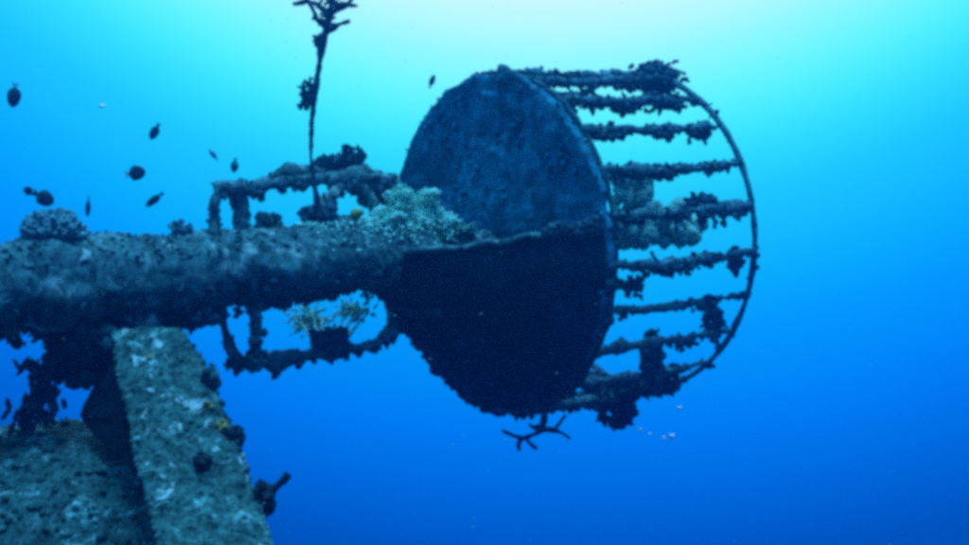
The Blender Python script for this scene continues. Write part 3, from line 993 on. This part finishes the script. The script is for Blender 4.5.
# ------------------------------------------------------------------ fish
def fish(px, py, z, length_px, ang, thick, label, mat='fish_d', tailmat='fish_w', turn=0.0, group=None):
    """ang: heading in the picture plane (degrees, 0 = right, 90 = up); turn: rotation about its own length"""
    Lm = length_px * 1.2 * z / F
    c = P(px, py, z)
    a = math.radians(ang)
    hd = (RIGHT * math.cos(a) + UP * math.sin(a)).normalized()
    sd_ = (-RIGHT * math.sin(a) + UP * math.cos(a)).normalized()
    ct, st = math.cos(math.radians(turn)), math.sin(math.radians(turn))
    dors = sd_ * ct + FWD * st
    lat = hd.cross(dors)
    root = thing('reef_fish', c, label, 'fish', group)
    mb = MB()
    prof = [(0.5, 0.04), (0.475, 0.13), (0.40, 0.25), (0.27, 0.355), (0.12, 0.41), (-0.02, 0.42), (-0.15, 0.35), (-0.26, 0.23), (-0.33, 0.13), (-0.38, 0.10)]
    rows = []
    for s, h in prof:
        row = []
        for j in range(14):
            t = 2 * PI * j / 14
            row.append(c + hd * (s * Lm) + dors * (math.cos(t) * h * Lm * thick) + lat * (math.sin(t) * h * Lm * 0.36))
        rows.append(row)
    mb.grid(rows)
    for sgn, x0, x1, hh in ((1, 0.25, -0.3, 0.04), (-1, 0.02, -0.3, 0.04)):      # dorsal and anal fins as thin wedges
        pts = []
        for k in range(7):
            s = x0 + (x1 - x0) * k / 6
            b = np.interp(s, [p[0] for p in reversed(prof)], [p[1] for p in reversed(prof)])
            f_ = hh * math.sin(PI * (0.15 + 0.75 * k / 6)) * (0.6 + 0.5 * k / 6)
            lo = c + hd * (s * Lm) + dors * (sgn * b * 0.9 * Lm * thick)
            hi = c + hd * ((s - 0.05) * Lm) + dors * (sgn * (b + f_) * Lm * thick)
            pts.append((lo, hi))
        row = [[lo + lat * 0.012 * Lm, hi, lo - lat * 0.012 * Lm] for lo, hi in pts]
        mb.grid(row)
    mb.build('body', M[mat], root)
    mb = MB()
    w = 0.012 * Lm
    T = lambda s, h: c + hd * (s * Lm) + dors * (h * Lm * thick)
    out = [T(-0.35, 0.10), T(-0.46, 0.15), T(-0.62, 0.22), T(-0.56, 0.06), T(-0.55, 0.0), T(-0.56, -0.06), T(-0.62, -0.22), T(-0.46, -0.15), T(-0.35, -0.10)]
    n = len(out)
    mb.add([p + lat * w for p in out] + [p - lat * w for p in out],
           [tuple(range(n)), tuple(reversed(range(n, 2 * n)))] + [(i, i + n, (i + 1) % n + n, (i + 1) % n) for i in range(n)])
    mb.build('tail_fin', M[tailmat], root, False)
    return root

G = 'dark reef fish round the wreck'
fish(14, 96, 5.2, 19, -97, 0.68, 'plump dark fish pointing nose-down in open water, well above the mast', turn=15, group=G)
fish(154.5, 132, 6.2, 14, -118, 0.62, 'small dark fish tilted steeply, nose down, above the round dark fish', turn=10, group=G, tailmat='fish_d')
fish(136, 173, 5.2, 16, 8, 0.92, 'round dark fish with a white tail swimming level above the mast', turn=5, group=G)
fish(154, 200, 5.6, 17, -142, 0.45, 'slender dark fish swimming at a slant just above the mast', turn=30, group=G, tailmat='fish_d')
fish(88, 207, 5.6, 16, -94, 0.30, 'very thin dark fish seen edge-on with a white tail pointing up', turn=60, group=G)
fish(28.5, 191, 5.0, 9, 150, 0.95, 'tiny dark fish with a white rear half touching a larger dark fish', turn=0, group=G)
fish(44, 198, 5.0, 18, -28, 0.85, 'stout dark fish over the large finger coral', turn=5, group=G, tailmat='fish_d')
fish(234.5, 166, 6.8, 11, -97, 0.68, 'faint small dark fish left of the upper bracket rail', turn=10, group=G, tailmat='fish_d')
fish(213, 154, 6.8, 11, 125, 0.5, 'small pale fish above the corner of the upper bracket', 'fish_w', 'fish_w', 20, 'pale and yellow reef fish')
fish(432, 81, 8.0, 11, 70, 0.55, 'far dim fish beside the top of the floor plate', turn=20, group=G, tailmat='fish_d')
fish(17.5, 343, 4.8, 13, 172, 0.98, 'round dark fish with white tail under the mast beside the hanging coral', turn=0, group=G)
fish(8, 404, 4.9, 11, 95, 0.6, 'small dark fish beside the trailing leafy coral', turn=20, group=G)
fish(356, 214, 5.35, 14, 20, 0.75, 'small yellow fish between the upper bracket and the mast', 'fish_y', 'fish_y', 0, 'pale and yellow reef fish')

# ------------------------------------------------------------------ a few rising bubbles
bm_ = bpy.data.materials.new('air_bubble')
bm_.use_nodes = True
bb = bm_.node_tree.nodes['Principled BSDF']
bb.inputs['Base Color'].default_value = (0.85, 0.92, 0.95, 1)
bb.inputs['Roughness'].default_value = 0.05
bb.inputs['IOR'].default_value = 0.75
bb.inputs['Transmission Weight'].default_value = 0.8
M['bubble'] = bm_
for (x, y, z, r) in ((680, 408, 6.4, 0.011), (672, 436, 6.4, 0.014), (664, 438, 6.4, 0.009), (640, 430, 6.3, 0.010), (650, 434, 6.5, 0.008), (102, 106, 5.5, 0.010)):
    c = P(x, y, z)
    growth('air_bubble', 'small bright air bubble rising in open water above the dark fish' if x < 300 else 'small bright air bubble in open water below the bottom of the cage', 'bubble', 'bubble',
           lambda mb: blob(mb, c, r, 2, 0.12, 1.2, (1.25, 1.15, 0.7)), c, 'drifting air bubbles')

# ------------------------------------------------------------------ specks drifting in the water
def build_snow():
    mb = MB()
    for _ in range(220):
        z = rnd.uniform(2.0, 8.5)
        c = P(rnd.uniform(-20, 990), rnd.uniform(-20, 560), z)
        blob(mb, c, rnd.uniform(0.0008, 0.0022) * (0.5 + z / 8), 1, 0.6)
    o = mb.build('marine_snow', M['bush'])
    o['kind'] = 'stuff'
    o['label'] = 'tiny pale specks drifting in the water'
build_snow()

# ------------------------------------------------------------------ water between things (haze)
def build_haze():
    mb = MB()
    x0, x1, y0, y1, z0, z1 = -7.5, 7.5, -2.5, 11.0, -4.4, 4.0
    vv = [Vector((x, y, z)) for z in (z0, z1) for x, y in ((x0, y0), (x1, y0), (x1, y1), (x0, y1))]
    mb.add(vv, [(3, 2, 1, 0), (4, 5, 6, 7), (0, 1, 5, 4), (1, 2, 6, 5), (2, 3, 7, 6), (3, 0, 4, 7)])
    m = bpy.data.materials.new('water_haze')
    m.use_nodes = True
    n = m.node_tree
    n.nodes.clear()
    out = n.nodes.new('ShaderNodeOutputMaterial')
    v = n.nodes.new('ShaderNodeVolumePrincipled')
    v.inputs['Color'].default_value = (0.01, 0.27, 0.95, 1)
    v.inputs['Density'].default_value = 0.032
    v.inputs['Anisotropy'].default_value = 0.82
    n.links.new(v.outputs[0], out.inputs['Volume'])
    o = mb.build('haze', m, None, False)
    o['kind'] = 'stuff'
build_haze()
